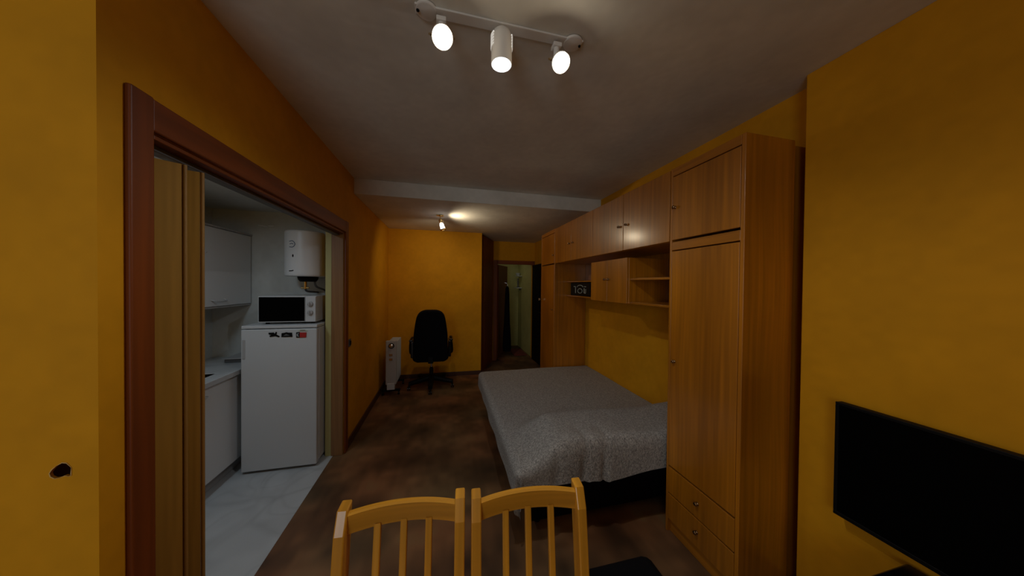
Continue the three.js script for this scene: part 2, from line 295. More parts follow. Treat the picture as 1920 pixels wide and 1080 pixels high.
{ // fridge
  const o = thing('fridge', 'white single-door fridge standing in the kitchen under the microwave', 'fridge');
  const x0 = -1.530, x1 = -1.012, F = 2.583;
  part('body', bx(x0 + .004, x1 - .002, 0.03, 1.135, F + 0.055, 3.085, 0.006), M.white, o);
  part('worktop_lid', bx(x0, x1, 1.137, 1.162, F + 0.004, 3.085, 0.006), M.white, o);
  const d = part('door', bx(x0, x1, 0.022, 1.132, F, F + 0.046, 0.008), M.white, o);
  part('handle_recess', bx(x0 + 0.012, x0 + 0.03, 0.905, 1.055, F - 0.004, F + 0.01, 0.003), M.grey, d, { label: 'grey vertical grip strip' });
  part('seal', bx(x0 + .012, x1 - .010, 0.05, 1.12, F + 0.044, F + 0.057, 0), M.greyDark, o);
  part('foot', rod(V(x0 + .05, 0.001, F + .1), V(x0 + .05, 0.03, F + .1), .018), M.black, o); part('foot', rod(V(x1 - .05, 0.001, F + .1), V(x1 - .05, 0.03, F + .1), .018), M.black, o);
  settle(o);
  // fridge magnets, each a thing of its own on the door
  const z = F - 0.0005;
  const plate = (pts, depth) => { const g = new THREE.ExtrudeGeometry(new THREE.Shape(pts.map(([a, b]) => new THREE.Vector2(a, b))), { depth, bevelEnabled: false }); g.translate(0, 0, -z); return g; };
  const mg = (label) => thing('fridge_magnet', label, 'magnet', 'magnets on the fridge door');
  let m = mg('black cut-out fridge magnet shaped like crossed branches');
  part('plate', plate([[-1.345, 1.106], [-1.310, 1.107], [-1.303, 1.095], [-1.296, 1.111], [-1.288, 1.108], [-1.292, 1.090], [-1.270, 1.076], [-1.276, 1.068], [-1.298, 1.078], [-1.335, 1.072], [-1.338, 1.082], [-1.325, 1.088], [-1.342, 1.092]], .004), M.black, m); settle(m);
  m = mg('black rectangular fridge magnet with an arched top');
  part('plate', plate([[-1.257, 1.070], [-1.256, 1.100], [-1.235, 1.103], [-1.225, 1.107], [-1.212, 1.103], [-1.185, 1.102], [-1.183, 1.070]], .005), M.black, m);
  part('relief', plate([[-1.245, 1.077], [-1.225, 1.094], [-1.198, 1.080]].map(([a, b]) => [a, b]), .0065), M.greyDark, m); settle(m);
  m = mg('pale green arched fridge magnet above the red one');
  part('plate', plate([[-1.146, 1.112], [-1.134, 1.124], [-1.112, 1.126], [-1.090, 1.124], [-1.072, 1.112]], .004), M.paleGreen, m); part('picture', plate([[-1.130, 1.117], [-1.126, 1.122], [-1.096, 1.122], [-1.090, 1.117]], .0055), M.greyDark, m); settle(m);
  m = mg('red and black rectangular fridge magnet with white curl');
  part('plate', plate([[-1.155, 1.062], [-1.156, 1.103], [-1.130, 1.105], [-1.130, 1.062]], .005), M.black, m); part('red_panel', plate([[-1.130, 1.062], [-1.130, 1.102], [-1.084, 1.101], [-1.087, 1.062]], .0055), M.red, m);
  part('curl', tube([V(-1.135, 1.094, z - .006), V(-1.147, 1.091, z - .006), V(-1.149, 1.084, z - .006), V(-1.140, 1.082, z - .006), V(-1.149, 1.078, z - .006), V(-1.146, 1.073, z - .006), V(-1.134, 1.073, z - .006)], .0022, 24, 6), M.white, m); settle(m);
}
{ // microwave on the fridge
  const o = thing('microwave', 'white microwave with black glass door on top of the fridge', 'microwave');
  const x0 = -1.452, x1 = -1.045, y0 = 1.176, y1 = 1.392, F = 2.66;
  part('case', bx(x0, x1, y0, y1, F, 2.98, 0.006), M.white, o);
  const d = part('door', bx(x0 + .002, x1 - .078, y0 + .002, y1 - .003, F - .016, F, 0.004), M.white, o);
  part('door_glass', bx(x0 + .008, x1 - .080, y0 + .010, y1 - .010, F - .019, F - .012, 0.002), M.screen, d, { label: 'black glass window' });
  const c = part('control_panel', bx(x1 - .076, x1, y0 + .002, y1 - .003, F - .016, F, 0.004), M.white, o);
  for (const y of [1.325, 1.255]) part('dial', [lathe([[0.0005, 0], [.021, 0], [.020, .006], [.017, .016], [0.0005, .017]], V(x1 - .038, y, F - .016), NEAR, 20), bx(x1 - .042, x1 - .034, y - .016, y + .016, F - .040, F - .030, .002)], M.grey, c);
  for (const [fx, fd] of [[x0 + .04, F + .04], [x1 - .04, F + .04], [x0 + .04, 2.93], [x1 - .04, 2.93]]) part('foot', rod(V(fx, 1.1625, fd), V(fx, y0 + .002, fd), .014), M.black, o);
  settle(o);
}
{ // water heater on the back wall
  const o = thing('water_heater', 'white cylindrical water heater hung high on the kitchen wall', 'water heater');
  const cx = -1.232, cd = 2.915, r = 0.152, y0 = 1.555, y1 = 1.955;
  part('tank', lathe([[0.001, 0], [r * .93, 0], [r * .985, .008], [r, .022], [r, y1 - y0 - .022], [r * .985, y1 - y0 - .008], [r * .93, y1 - y0], [0.001, y1 - y0]], V(cx, y0, cd), new THREE.Vector3(0, 1, 0), 48), M.tank, o);
  part('bracket', bx(cx - .09, cx + .09, y1 - .14, y1 - .09, cd + r - .02, 3.098, .002), M.grey, o);
  part('base_cap', lathe([[.001, 0], [.060, 0], [.075, .02], [.08, .0455], [.001, .0456]], V(cx + .02, y0 - .045, cd), new THREE.Vector3(0, 1, 0), 28), M.black, o, { label: 'black cap under the tank' });
  const onTank = (a, y, rr = r) => V(cx + Math.sin(a) * rr, y, cd - Math.cos(a) * rr), fa = -0.28;
  part('badge', tube([onTank(fa - .15, 1.852, r + .0005), onTank(fa + .05, 1.855, r + .0005), onTank(fa + .16, 1.835, r + .0005), onTank(fa + .16, 1.822, r + .0005), onTank(fa + .05, 1.804, r + .0005), onTank(fa - .15, 1.805, r + .0005)], .003, 24, 6), mat(.10, .16, .26, .5), o, { label: 'blue round maker mark' });
  part('badge_bar', tube([onTank(fa - .12, 1.829, r + .0005), onTank(fa, 1.834, r + .0005), onTank(fa + .08, 1.827, r + .0005)], .003, 10, 6), mat(.10, .16, .26, .5), o);
  part('lamp_mark', ball(onTank(fa + .06, 1.730, r), .008, .7, 1.6, .5), M.black, o); part('rating_label', tube([onTank(fa - .16, 1.600, r + .0005), onTank(fa + .02, 1.602, r + .0005), onTank(fa + .10, 1.606, r + .0005)], .004, 10, 6), M.black, o);
  part('valve', [rod(V(cx + .01, 1.445, cd - .03), V(cx + .01, 1.515, cd - .03), .012), rod(V(cx - .02, 1.455, cd - .03), V(cx + .04, 1.455, cd - .03), .009)], M.brass, o);
  part('pipe', tube([V(cx + .07, 1.53, cd), V(cx + .075, 1.47, cd + .02), V(cx + .11, 1.44, cd + .08), V(cx + .12, 1.415, 3.09)], .009, 24, 8), M.greyDark, o); part('pipe', tube([V(cx + .01, 1.45, cd - .03), V(cx, 1.425, cd + .02), V(cx + .02, 1.415, cd + .10), V(cx + .03, 1.41, 3.09)], .009, 24, 8), M.greyDark, o);
  settle(o);
}
{
  const o = thing('wall_glint', 'small white curls drawn as a bright glint high on the kitchen wall', 'bracket');
  part('glint_stroke', tube([V(-1.70, 2.030, 3.092), V(-1.67, 2.024, 3.06), V(-1.64, 2.020, 3.06), V(-1.622, 2.018, 3.092)], .006, 20, 8), M.tank, o); part('plate', tube([V(-1.612, 2.038, 3.09), V(-1.60, 2.026, 3.07), V(-1.565, 2.028, 3.09)], .006, 14, 8), M.tank, o); settle(o);  // white curls stand in for a bright glint on the wall
}
{ // kitchen ceiling lamp, over the near end of the kitchen
  const o = thing('kitchen_ceiling_lamp', 'round flat ceiling lamp in the kitchen', 'lamp');
  const c = V(-1.40, 2.16, 1.55);
  part('rim', lathe([[.001, 0], [.15, 0], [.155, .01], [.155, .03], [.14, .034], [.14, .02], [.001, .02]], c, DOWN, 36), M.white, o);
  part('diffuser', lathe([[.001, .021], [.138, .021], [.132, .035], [.10, .048], [.001, .055]], c, DOWN, 36), new THREE.MeshStandardMaterial({ color: lin(.8, .8, .8), emissive: lin(1, 1, 1), emissiveIntensity: .5 }), o);
  const l = new THREE.RectAreaLight(lin(0.80, 1.0, 1.18), POWER.kitchen / (0.24 * 0.24) / 1.0, 0.24, 0.24); l.position.copy(c).y -= 0.062; l.rotation.x = -Math.PI / 2; l.name = 'kitchen_lamp_light'; o.add(l); settle(o);
}

/* ---------- fitted furniture along the right wall ---------- */
const XF = 1.336, XBK = 1.766, XBW = 1.640;
function carcass(o, d0, d1, y0, y1, back = true) {
  part('side_panel', bx(XF + .019, XBK, y0, y1, d0, d0 + .018), M.veneer, o); part('side_panel', bx(XF + .019, XBK, y0, y1, d1 - .018, d1), M.veneer, o);
  part('top_board', bx(XF + .019, XBK, y1 - .018, y1, d0 + .018, d1 - .018), M.veneer, o);
  part('bottom_board', bx(XF + .019, XBK, y0, y0 + .018, d0 + .018, d1 - .018), M.veneer, o);
  if (back) part('back_board', bx(XBK - .006, XBK, y0 + .018, y1 - .018, d0 + .018, d1 - .018, 0), M.veneer, o);
}
function front(name, o, d0, d1, y0, y1, knobs = [], x = XF) {
  const f = part(name, bx(x, x + .018, y0, y1, d0, d1, 0.0025), M.veneer, o);
  for (const [y, d] of knobs) knob(V(x, y, d), LEFT, 0.0105, f); return f;
}
{
  const o = thing('wardrobe', 'tall wooden wardrobe with two drawers at the corner beside the television wall', 'wardrobe');
  const d0 = 1.017, d1 = 1.460, T = 2.212;
  part('side_panel', bx(XF, XBW, 0, T, d0, d0 + .02), M.veneer, o); part('side_panel', bx(XF, XBW, 0, T, d1 - .016, d1), M.veneer, o);
  part('top_board', bx(XF, XBW, 2.165, T, d0 + .02, d1 - .016), M.veneer, o, { swap: true }); part('back_board', bx(XBW - .006, XBW, 0.02, 2.16, d0 + .02, d1 - .016, 0), M.veneer, o);
  part('plinth', bx(XF + .02, XBW - .01, 0, .075, d0 + .02, d1 - .016), M.veneer, o, { swap: true });
  part('filler_panel', bx(XBW + .002, XR - .004, 0, 2.205, 1.045, 1.063), M.veneer, o);
  part('rail', bx(XF + .001, XF + .05, 1.718, 1.768, d0 + .02, d1 - .016), M.veneer, o, { swap: true });
  const a = d0 + .0215, b = d1 - .0175;
  front('door', o, a, b, 1.780, 2.160, [[1.973, 1.423]]); front('door', o, a, b, 0.412, 1.712, [[1.052, 1.410]]);
  front('drawer', o, a, b, 0.245, 0.402, [[.325, 1.238]]); front('drawer', o, a, b, 0.085, 0.237, [[.168, 1.239]]);
  settle(o);
  const p = thing('wardrobe', 'tall wooden wardrobe without drawers next to the dark doorway', 'wardrobe');
  const e0 = 3.325, e1 = 3.835;
  part('side_panel', bx(XF, XBK, 0, T, e0, e0 + .018), M.veneer, p); part('side_panel', bx(XF, XBK, 0, T, e1 - .018, e1), M.veneer, p);
  part('top_board', bx(XF, XBK, 2.165, T, e0 + .018, e1 - .018), M.veneer, p, { swap: true }); part('back_board', bx(XBK - .006, XBK, 0.02, 2.16, e0 + .018, e1 - .018, 0), M.veneer, p);
  part('plinth', bx(XF + .02, XBK - .01, 0, .075, e0 + .018, e1 - .018), M.veneer, p, { swap: true });
  front('door', p, e0 + .02, e1 - .02, 1.780, 2.160, [[1.885, 3.375]]); front('door', p, e0 + .02, e1 - .02, 0.085, 1.765, [[1.19, 3.385]]);
  part('key', [rod(V(XF, 1.30, 3.795), V(XF - .03, 1.30, 3.795), .004), bx(XF - .05, XF - .028, 1.285, 1.315, 3.792, 3.798, .001)], M.bronze, p);
  settle(p);
}
{
  const o = thing('overhead_cabinet', 'long wooden overhead cabinet with four doors bridging the two wardrobes', 'cabinet');
  carcass(o, 1.462, 3.323, 1.772, 2.212);
  const e = [1.464, 1.930, 2.395, 2.858, 3.321];
  for (let i = 0; i < 4; i++) front('door', o, e[i] + .002, e[i + 1] - .002, 1.775, 2.208, [[1.965, i % 2 ? e[i] + .045 : e[i + 1] - .045]]);
  settle(o);
}
{
  const o = thing('shelf_unit', 'wooden wall shelf unit with open shelves either side of small doors', 'shelf');
  const y0 = 1.362, y1 = 1.722, X = 1.372, D0 = 1.464, D1 = 1.925, D2 = 2.480, D3 = 3.321;
  part('back_board', bx(XBK - .008, XBK, y0, 1.771, D0, D3, 0), M.veneer, o);
  part('box_side', bx(X + .018, XBK - .008, y0, y1, D1, D1 + .016), M.veneer, o); part('box_side', bx(X + .018, XBK - .008, y0, y1, D2 - .016, D2), M.veneer, o);
  part('box_top', bx(X + .018, XBK - .008, y1 - .016, y1, D1 + .016, D2 - .016), M.veneer, o, { swap: true }); part('box_bottom', bx(X + .018, XBK - .008, y0, y0 + .016, D1 + .016, D2 - .016), M.veneer, o, { swap: true });
  const mid = (D1 + D2) / 2; front('door', o, D1 + .001, mid - .0015, y0, y1, [[1.557, mid - .028]], X); front('door', o, mid + .0015, D2 - .001, y0, y1, [[1.557, mid + .028]], X);
  part('shelf', bx(1.40, XBK - .008, 1.545, 1.561, D0, D1 - .001), M.veneer, o, { swap: true }); part('shelf', bx(1.40, XBK - .008, y0, y0 + .016, D0, D1 - .001), M.veneer, o, { swap: true });
  part('shelf', bx(1.50, XBK - .008, 1.540, 1.554, D2 + .001, D3), M.veneer, o, { swap: true }); part('shelf', bx(1.50, XBK - .008, y0 + .002, y0 + .018, D2 + .001, D3), M.veneer, o, { swap: true });
  settle(o);
  const r = thing('clock_radio', 'black clock radio with pale markings on the lower shelf', 'radio');
  const a = 2.76, b = 3.24, yb = y0 + .0185;
  part('case', bx(1.515, 1.72, yb, 1.532, a, b, .008), M.black, r);
  const face = (list) => list.map(([d, y, w, h]) => bx(1.5125, 1.516, y - h / 2, y + h / 2, d - w / 2, d + w / 2, 0.0006));
  const pale = mat(.34, .38, .36, .5), c = 2.985;
  const ring = (d, y, rd, ry, t0, t1) => { const pts = []; for (let k = 0; k <= 14; k++) { const t = t0 + (t1 - t0) * k / 14; pts.push(V(1.5135, y + Math.sin(t) * ry, d + Math.cos(t) * rd)); } return tube(pts, .0045, 28, 6); };
  part('display_marking', ring(c, 1.438, .055, .026, 0, Math.PI * 2), pale, r); part('display_marking', ring(c, 1.478, .075, .026, .1, Math.PI - .1), pale, r);
  for (const g of face([[c + .115, 1.448, .016, .075], [c + .14, 1.488, .05, .008], [c - .10, 1.442, .018, .055], [c - .135, 1.437, .010, .05], [c - .125, 1.417, .03, .012], [c - .12, 1.487, .045, .008]])) part('display_marking', g, pale, r);
  settle(r);
}

/* ---------- bed and bedspread ---------- */
{
  const o = thing('bed', 'low bed with black base between the two wardrobes', 'bed');
  part('base', bx(.50, 1.76, .06, .30, 1.62, 3.27, .01), M.blackFabric, o, { label: 'black fabric bed base' });
  part('mattress', bx(.462, 1.765, .312, .462, 1.522, 3.285, .04), M.sheet, o, { label: 'white mattress' });
  for (const [x, d] of [[.58, 1.70], [1.70, 1.70], [.58, 3.2], [1.70, 3.2]]) part('leg', rod(V(x, 0, d), V(x, .07, d), .022, .026), M.black, o);
  settle(o);
  const s = thing('bedspread', 'grey-white textured bedspread draped over the bed with a hanging corner', 'bedspread');
  // cloth laid out flat in (s, t): s from the wall to the left hem, t from the far edge to the near hem
  const top = .476, xEdge = .435, dEdge = 1.532, farD = 3.29, hangX = .185, hangD = .150, r = .05, n0 = 96, n1 = 150;
  const sFlat = 1.764 - xEdge, tFlat = farD - dEdge, S = sFlat + hangX + .03, T = tFlat + hangD + .03;
  const sm = (a, b, x) => { const t = Math.max(0, Math.min(1, (x - a) / (b - a))); return t * t * (3 - 2 * t); };
  const nz = (x, y, f, seed) => tile(seed, 64, 64, (x * f + 10) / 64, (y * f + 10) / 64) - .5;
  const pos = [], uv = [], idx = [];
  for (let j = 0; j <= n1; j++) for (let i = 0; i <= n0; i++) {
    const si = i / n0 * S, tj = j / n1 * T;
    const hemX = hangX + .03 * nz(tj, 0, 2.2, 61) + .008 * Math.sin(tj * 9), hemD = hangD + .03 * nz(si, 3, 2.4, 62) + .010 * Math.sin(si * 11);
    const dX = Math.max(0, (si - sFlat)) * (hemX / (S - sFlat)), dD = Math.max(0, (tj - tFlat)) * (hemD / (T - tFlat));
    const D = Math.hypot(dX, dD) * (1 + .55 * Math.min(1, 3 * Math.min(dX, dD) / hangX));
    let x = 1.764 - Math.min(si, sFlat), d = farD - Math.min(tj, tFlat), out = 0, down = 0;
    if (D > 0) { if (D < r * Math.PI / 2) { out = r * Math.sin(D / r); down = r * (1 - Math.cos(D / r)); } else { out = r; down = r + D - r * Math.PI / 2; } }
    const wx = D > 0 ? dX / Math.hypot(dX, dD) : 0, wd = D > 0 ? dD / Math.hypot(dX, dD) : 0;
    const ang = Math.atan2(wd, wx), corner = Math.min(1, Math.min(dX, dD) / .06), fall = sm(.03, .14, down);
    const flute = fall * (.004 * (Math.sin(tj * 15 + 1)) * wx + .005 * (Math.sin(si * 17) - 1) * wd + corner * .020 * (Math.sin(ang * 7) - .6));
    x -= (out + flute) * wx; d -= (out + flute) * wd;
    const fold = Math.exp(-Math.pow((x - .80) / .022, 2)) + Math.exp(-Math.pow((x - .93) / .018, 2)) + .7 * Math.exp(-Math.pow((x - .62) / .03, 2)); d += .022 * fold * sm(.0, .10, down) * wd;
    const xin = Math.max(x, xEdge), din = Math.max(d, dEdge);
    // two pillows lie under the cover at the near end
    const edgeR = Math.hypot(Math.max(0, .72 - xin), Math.max(0, din - 1.80));
    const hump = .118 * (1 - sm(.03, .30, edgeR)) + .012 * Math.sin((xin - .5) * 5.2) * (1 - sm(.05, .22, edgeR)) + .012 * nz(xin, din, 6, 63) * (1 - sm(.02, .3, edgeR));
    const wr = .006 * nz(x, d, 3, 64) + .003 * nz(x, d, 9, 65);
    const humpDrop = hump * Math.max(0, 1 - down / .11);
    let y = top + humpDrop + wr - down + (D > 0 ? hump * .0 : 0);
    const crease = Math.exp(-Math.pow((xin - .82 - .10 * (1.5 - d)) / .02, 2)) + .8 * Math.exp(-Math.pow((xin - .95) / .022, 2)); y -= .012 * crease * (1 - sm(1.52, 1.70, d)); 
    if (j === 0) y -= .0;
    pos.push(x, y, -d); uv.push(si, tj);
  }
  for (let j = 0; j < n1; j++) for (let i = 0; i < n0; i++) { const a = j * (n0 + 1) + i, b = a + 1, c = a + n0 + 1, e = c + 1; idx.push(a, b, c, b, e, c); }
  const g = new THREE.BufferGeometry(); g.setAttribute('position', new THREE.Float32BufferAttribute(pos, 3)); g.setAttribute('uv', new THREE.Float32BufferAttribute(uv, 2)); g.setIndex(idx); g.computeVertexNormals();
  const m = new THREE.Mesh(g, M.cloth); m.name = 'cover'; m.castShadow = m.receiveShadow = true; s.add(m); settle(s);
}

/* ---------- two slat-back chairs ---------- */
function makeChair() {
  const o = new THREE.Group();                                      // local: x across, y up, z towards the sitter's front
  const W = .364, Hh = .84, H0 = .45, t = .030, dep = .050;
  const lean = (y) => y < H0 ? .02 * (H0 - y) / H0 : -.055 * Math.pow((y - H0) / (Hh - H0), 1.15);   // z of the post centre line
  for (const s of [-1, 1]) {
    const pts = []; for (let k = 0; k <= 16; k++) { const y = Hh * k / 16; pts.push([y, lean(y)]); }
    const sh = new THREE.Shape(); pts.forEach(([y, z], i) => { const w = y > Hh - .02 ? dep / 2 : dep / 2; i ? sh.lineTo(z + w - (y >= Hh ? .014 : 0), y) : sh.moveTo(z + w, y); });
    for (let i = pts.length - 1; i >= 0; i--) sh.lineTo(pts[i][1] - dep / 2 + (pts[i][0] >= Hh ? .004 : 0), pts[i][0] + (pts[i][0] >= Hh ? .004 : 0));
    const g = new THREE.ExtrudeGeometry(sh, { depth: t - .008, bevelEnabled: true, bevelThickness: .004, bevelSize: .004, bevelSegments: 2 });
    g.rotateY(-Math.PI / 2); g.translate(s * (W / 2 - t / 2) + (t - .008) / 2, 0, 0);
    part('back_post', g, M.chairWood, o);
    part('leg', bx(s * (W / 2 - .018) - .018, s * (W / 2 - .018) + .018, 0, H0 - .022, -.40, -.364, .004), M.chairWood, o);
    part('side_stretcher', bx(s * (W / 2 - .005) - .008, s * (W / 2 - .005) + .008, .20, .235, -.37, -.01, .003), M.chairWood, o, { swap: true });
  }
  // top rail: bows away from the sitter and is a little arched
  const curve = (y, h, z0, bow, th, w, arch) => {
    const n = 18, pos = [], idx = [];
    for (let i = 0; i <= n; i++) { const u = i / n * 2 - 1, x = u * w / 2, z = z0 - bow * (1 - u * u), a = arch * (1 - u * u);
      for (const [yy, zz] of [[y + a, z + th / 2 - .003], [y + a + .003, z + th / 2], [y + h + a - .004, z + th / 2], [y + h + a, z + th / 2 - .005], [y + h + a, z - th / 2 + .005], [y + h + a - .004, z - th / 2], [y + a + .003, z - th / 2], [y + a, z - th / 2 + .003]]) pos.push(x, yy, zz); }
    for (let i = 0; i < n; i++) for (let k = 0; k < 8; k++) { const a = i * 8 + k, b = i * 8 + (k + 1) % 8, c = a + 8, d = b + 8; idx.push(a, c, b, b, c, d); }
    for (const e of [0, n * 8]) for (let k = 1; k < 7; k++) e ? idx.push(e, e + k + 1, e + k) : idx.push(e, e + k, e + k + 1);
    const g = new THREE.BufferGeometry(); g.setAttribute('position', new THREE.Float32BufferAttribute(pos, 3)); g.setIndex(idx); return toCreasedNormals(g, .6);
  };
  const inner = W - t * 2 + .006;
  part('top_rail', curve(Hh - .068, .060, lean(Hh - .03), .020, .022, inner, .006), M.chairWood, o, { swap: true });
  part('lower_rail', curve(H0 + .06, .035, lean(H0 + .07), .010, .018, inner, 0), M.chairWood, o, { swap: true });
  for (const k of [-1, 0, 1]) {
    const x = k * .074, sl = [], bow = (y) => lean(y) - .012 - .007 * (1 - Math.abs(k)) ;
    const sh = new THREE.Shape(); const ys = []; for (let i = 0; i <= 10; i++) ys.push(H0 + .09 + (Hh - .055 - H0 - .09) * i / 10);
    ys.forEach((y, i) => i ? sh.lineTo(bow(y) + .005, y) : sh.moveTo(bow(y) + .005, y)); for (let i = 10; i >= 0; i--) sh.lineTo(bow(ys[i]) - .005, ys[i]);
    const g = new THREE.ExtrudeGeometry(sh, { depth: .014, bevelEnabled: true, bevelThickness: .003, bevelSize: .003, bevelSegments: 2 }); g.rotateY(-Math.PI / 2); g.translate(x + .007, 0, 0);
    part('slat', g, M.chairWood, o);
  }
  part('seat', bx(-W / 2 + .002, W / 2 - .002, H0 - .022, H0, -.41, .022, .009), M.chairWood, o, { swap: true });
  part('front_stretcher', bx(-W / 2, W / 2, .26, .295, -.39, -.374, .003), M.chairWood, o, { swap: true });
  return o;
}
{
  const c = makeChair(), add = (o, label, x0, d0, x1, d1) => {
    o.name = numbered('dining_chair'); o.userData = { label, category: 'chair', group: 'wooden slat-back chairs side by side' };
    const mx = (x0 + x1) / 2, md = (d0 + d1) / 2; o.rotation.y = Math.atan2(d1 - d0, x1 - x0); o.position.set(mx, 0, -md); scene.add(o);
    o.translateZ(.080);
  };
  add(c, 'orange wooden slat-back dining chair closer to the kitchen doorway', -.304, .932, .073, .906);
  add(c.clone(), 'orange wooden slat-back dining chair in front of the bed', .081, .897, .452, .8715);
}
{ // black padded stool, only its far edge shows
  const o = thing('stool', 'low black padded stool on the floor in front of the wardrobe', 'stool');
  part('cushion', bx(.475, .80, .36, .44, .66, .965, .035), M.blackFabric, o); part('frame', bx(.495, .78, .32, .362, .68, .945, .004), M.black, o);
  for (const [x, d] of [[.515, .70], [.76, .70], [.515, .925], [.76, .925]]) part('leg', rod(V(x, 0, d), V(x, .325, d), .012, .016), M.black, o); settle(o);
}

/* ---------- television ---------- */
{
  const o = thing('television', 'black flat-screen television on a stand against the yellow wall', 'television');
  const D1 = .833, D0 = -.01, y0 = .553, y1 = 1.025, X = 1.598;
  part('housing', [bx(X + .004, X + .034, y0, y1, D0, D1, .006), bx(X + .03, X + .052, y0 + .05, y1 - .12, D0 + .12, D1 - .12, .008)], M.black, o);
  const s = part('bezel', [bx(X, X + .008, y0, y0 + .016, D0, D1, .002), bx(X, X + .008, y1 - .012, y1, D0, D1, .002), bx(X, X + .008, y0 + .016, y1 - .012, D0, D0 + .012, .002), bx(X, X + .008, y0 + .016, y1 - .012, D1 - .012, D1, .002)], M.black, o);
  part('screen', bx(X + .002, X + .006, y0 + .014, y1 - .01, D0 + .01, D1 - .01, 0), M.screen, s);
  part('stand_neck', bx(X + .006, X + .036, .50, y0 + .02, .30, .52, .008), M.black, o); part('stand_base', bx(1.44, 1.645, .482, .505, .17, .655, .01), M.blackGloss, o);
  settle(o);
  const c = thing('television_cabinet', 'low black cabinet under the television', 'cabinet');
  part('body', bx(1.30, 1.655, .03, .46, -.25, .62, .003), M.black, c); part('top_board', bx(1.29, 1.656, .46, .481, -.26, .63, .004), M.black, c);
  for (const [a, b] of [[-.245, .183], [.187, .615]]) { const d = part('door', bx(1.284, 1.30, .04, .45, a, b, .003), M.black, c); knob(V(1.284, .26, (a + b) / 2), LEFT, .010, d); }
  part('plinth', bx(1.33, 1.64, 0, .03, -.23, .60, .002), M.black, c); settle(c);
}

/* ---------- office chair ---------- */
{
  const o = thing('office_chair', 'black swivel office chair facing the yellow back wall', 'chair');
  const cx = -.19, cd = 4.27;
  const sh = new THREE.Shape(); sh.moveTo(-.215, .50); sh.quadraticCurveTo(-.235, .46, -.17, .44); sh.lineTo(.17, .44); sh.quadraticCurveTo(.235, .46, .215, .50);
  sh.lineTo(.205, .80); sh.quadraticCurveTo(.185, .98, .168, 1.04); sh.quadraticCurveTo(.15, 1.125, .05, 1.13); sh.lineTo(-.05, 1.13); sh.quadraticCurveTo(-.15, 1.125, -.168, 1.04); sh.quadraticCurveTo(-.185, .98, -.205, .80); sh.closePath();
  const bg = new THREE.ExtrudeGeometry(sh, { depth: .05, bevelEnabled: true, bevelThickness: .025, bevelSize: .02, bevelSegments: 4, curveSegments: 10 });
  bg.translate(0, -.45, -.025); bg.rotateX(.12); bg.translate(cx, .45, -(cd - .19)); part('backrest', bg, M.blackFabric, o);
  part('seat', bx(cx - .24, cx + .24, .43, .52, cd - .20, cd + .27, .04), M.blackFabric, o);
  for (const s of [-1, 1]) {
    const a = part('armrest', [tube([V(cx + s * .235, .475, cd + .02), V(cx + s * .285, .49, cd + .02), V(cx + s * .290, .60, cd - .06), V(cx + s * .280, .685, cd - .08), V(cx + s * .275, .69, cd + .16), V(cx + s * .285, .60, cd + .19), V(cx + s * .28, .49, cd + .10), V(cx + s * .235, .475, cd + .08)], .016, 48, 8)], M.black, o);
    part('arm_pad', bx(cx + s * .277 - .028, cx + s * .277 + .028, .68, .71, cd - .10, cd + .17, .012), M.blackGloss, a);
    part('arm_panel', bx(cx + s * .255 - .022, cx + s * .255 + .022, .455, .69, cd - .13, cd + .12, .014), M.blackGloss, a);
  }
  part('mechanism', bx(cx - .08, cx + .08, .40, .435, cd - .08, cd + .12, .008), M.black, o); part('back_bracket', bx(cx - .035, cx + .035, .40, .55, cd - .245, cd - .20, .008), M.black, o);
  part('gas_column', [lathe([[.001, 0], [.028, 0], [.028, .17], [.02, .175], [.02, .19]], V(cx, .10, cd), new THREE.Vector3(0, 1, 0), 18)], M.black, o);
  part('column_collar', [lathe([[.034, 0], [.045, .05], [.03, .0505]], V(cx, .36, cd), new THREE.Vector3(0, 1, 0), 18)], M.black, o);
  part('piston', rod(V(cx, .285, cd), V(cx, .41, cd), .014), M.chrome, o, { label: 'chrome gas piston' });
  for (let k = 0; k < 5; k++) {
    const a = k / 5 * Math.PI * 2 + Math.PI / 2 + .63, ex = cx + Math.cos(a) * .315, ed = cd + Math.sin(a) * .315;
    const l = part('base_arm', [rod(V(cx, .145, cd), V(ex, .090, ed), .044, .030, 12)], M.black, o);
    part('caster', [rod(V(ex - .02, .028, ed), V(ex - .006, .028, ed), .0275, .0275, 18), rod(V(ex + .006, .028, ed), V(ex + .02, .028, ed), .0275, .0275, 18), rod(V(ex, .028, ed), V(ex, .085, ed), .009)], M.blackGloss, l);
  }
  settle(o);
}

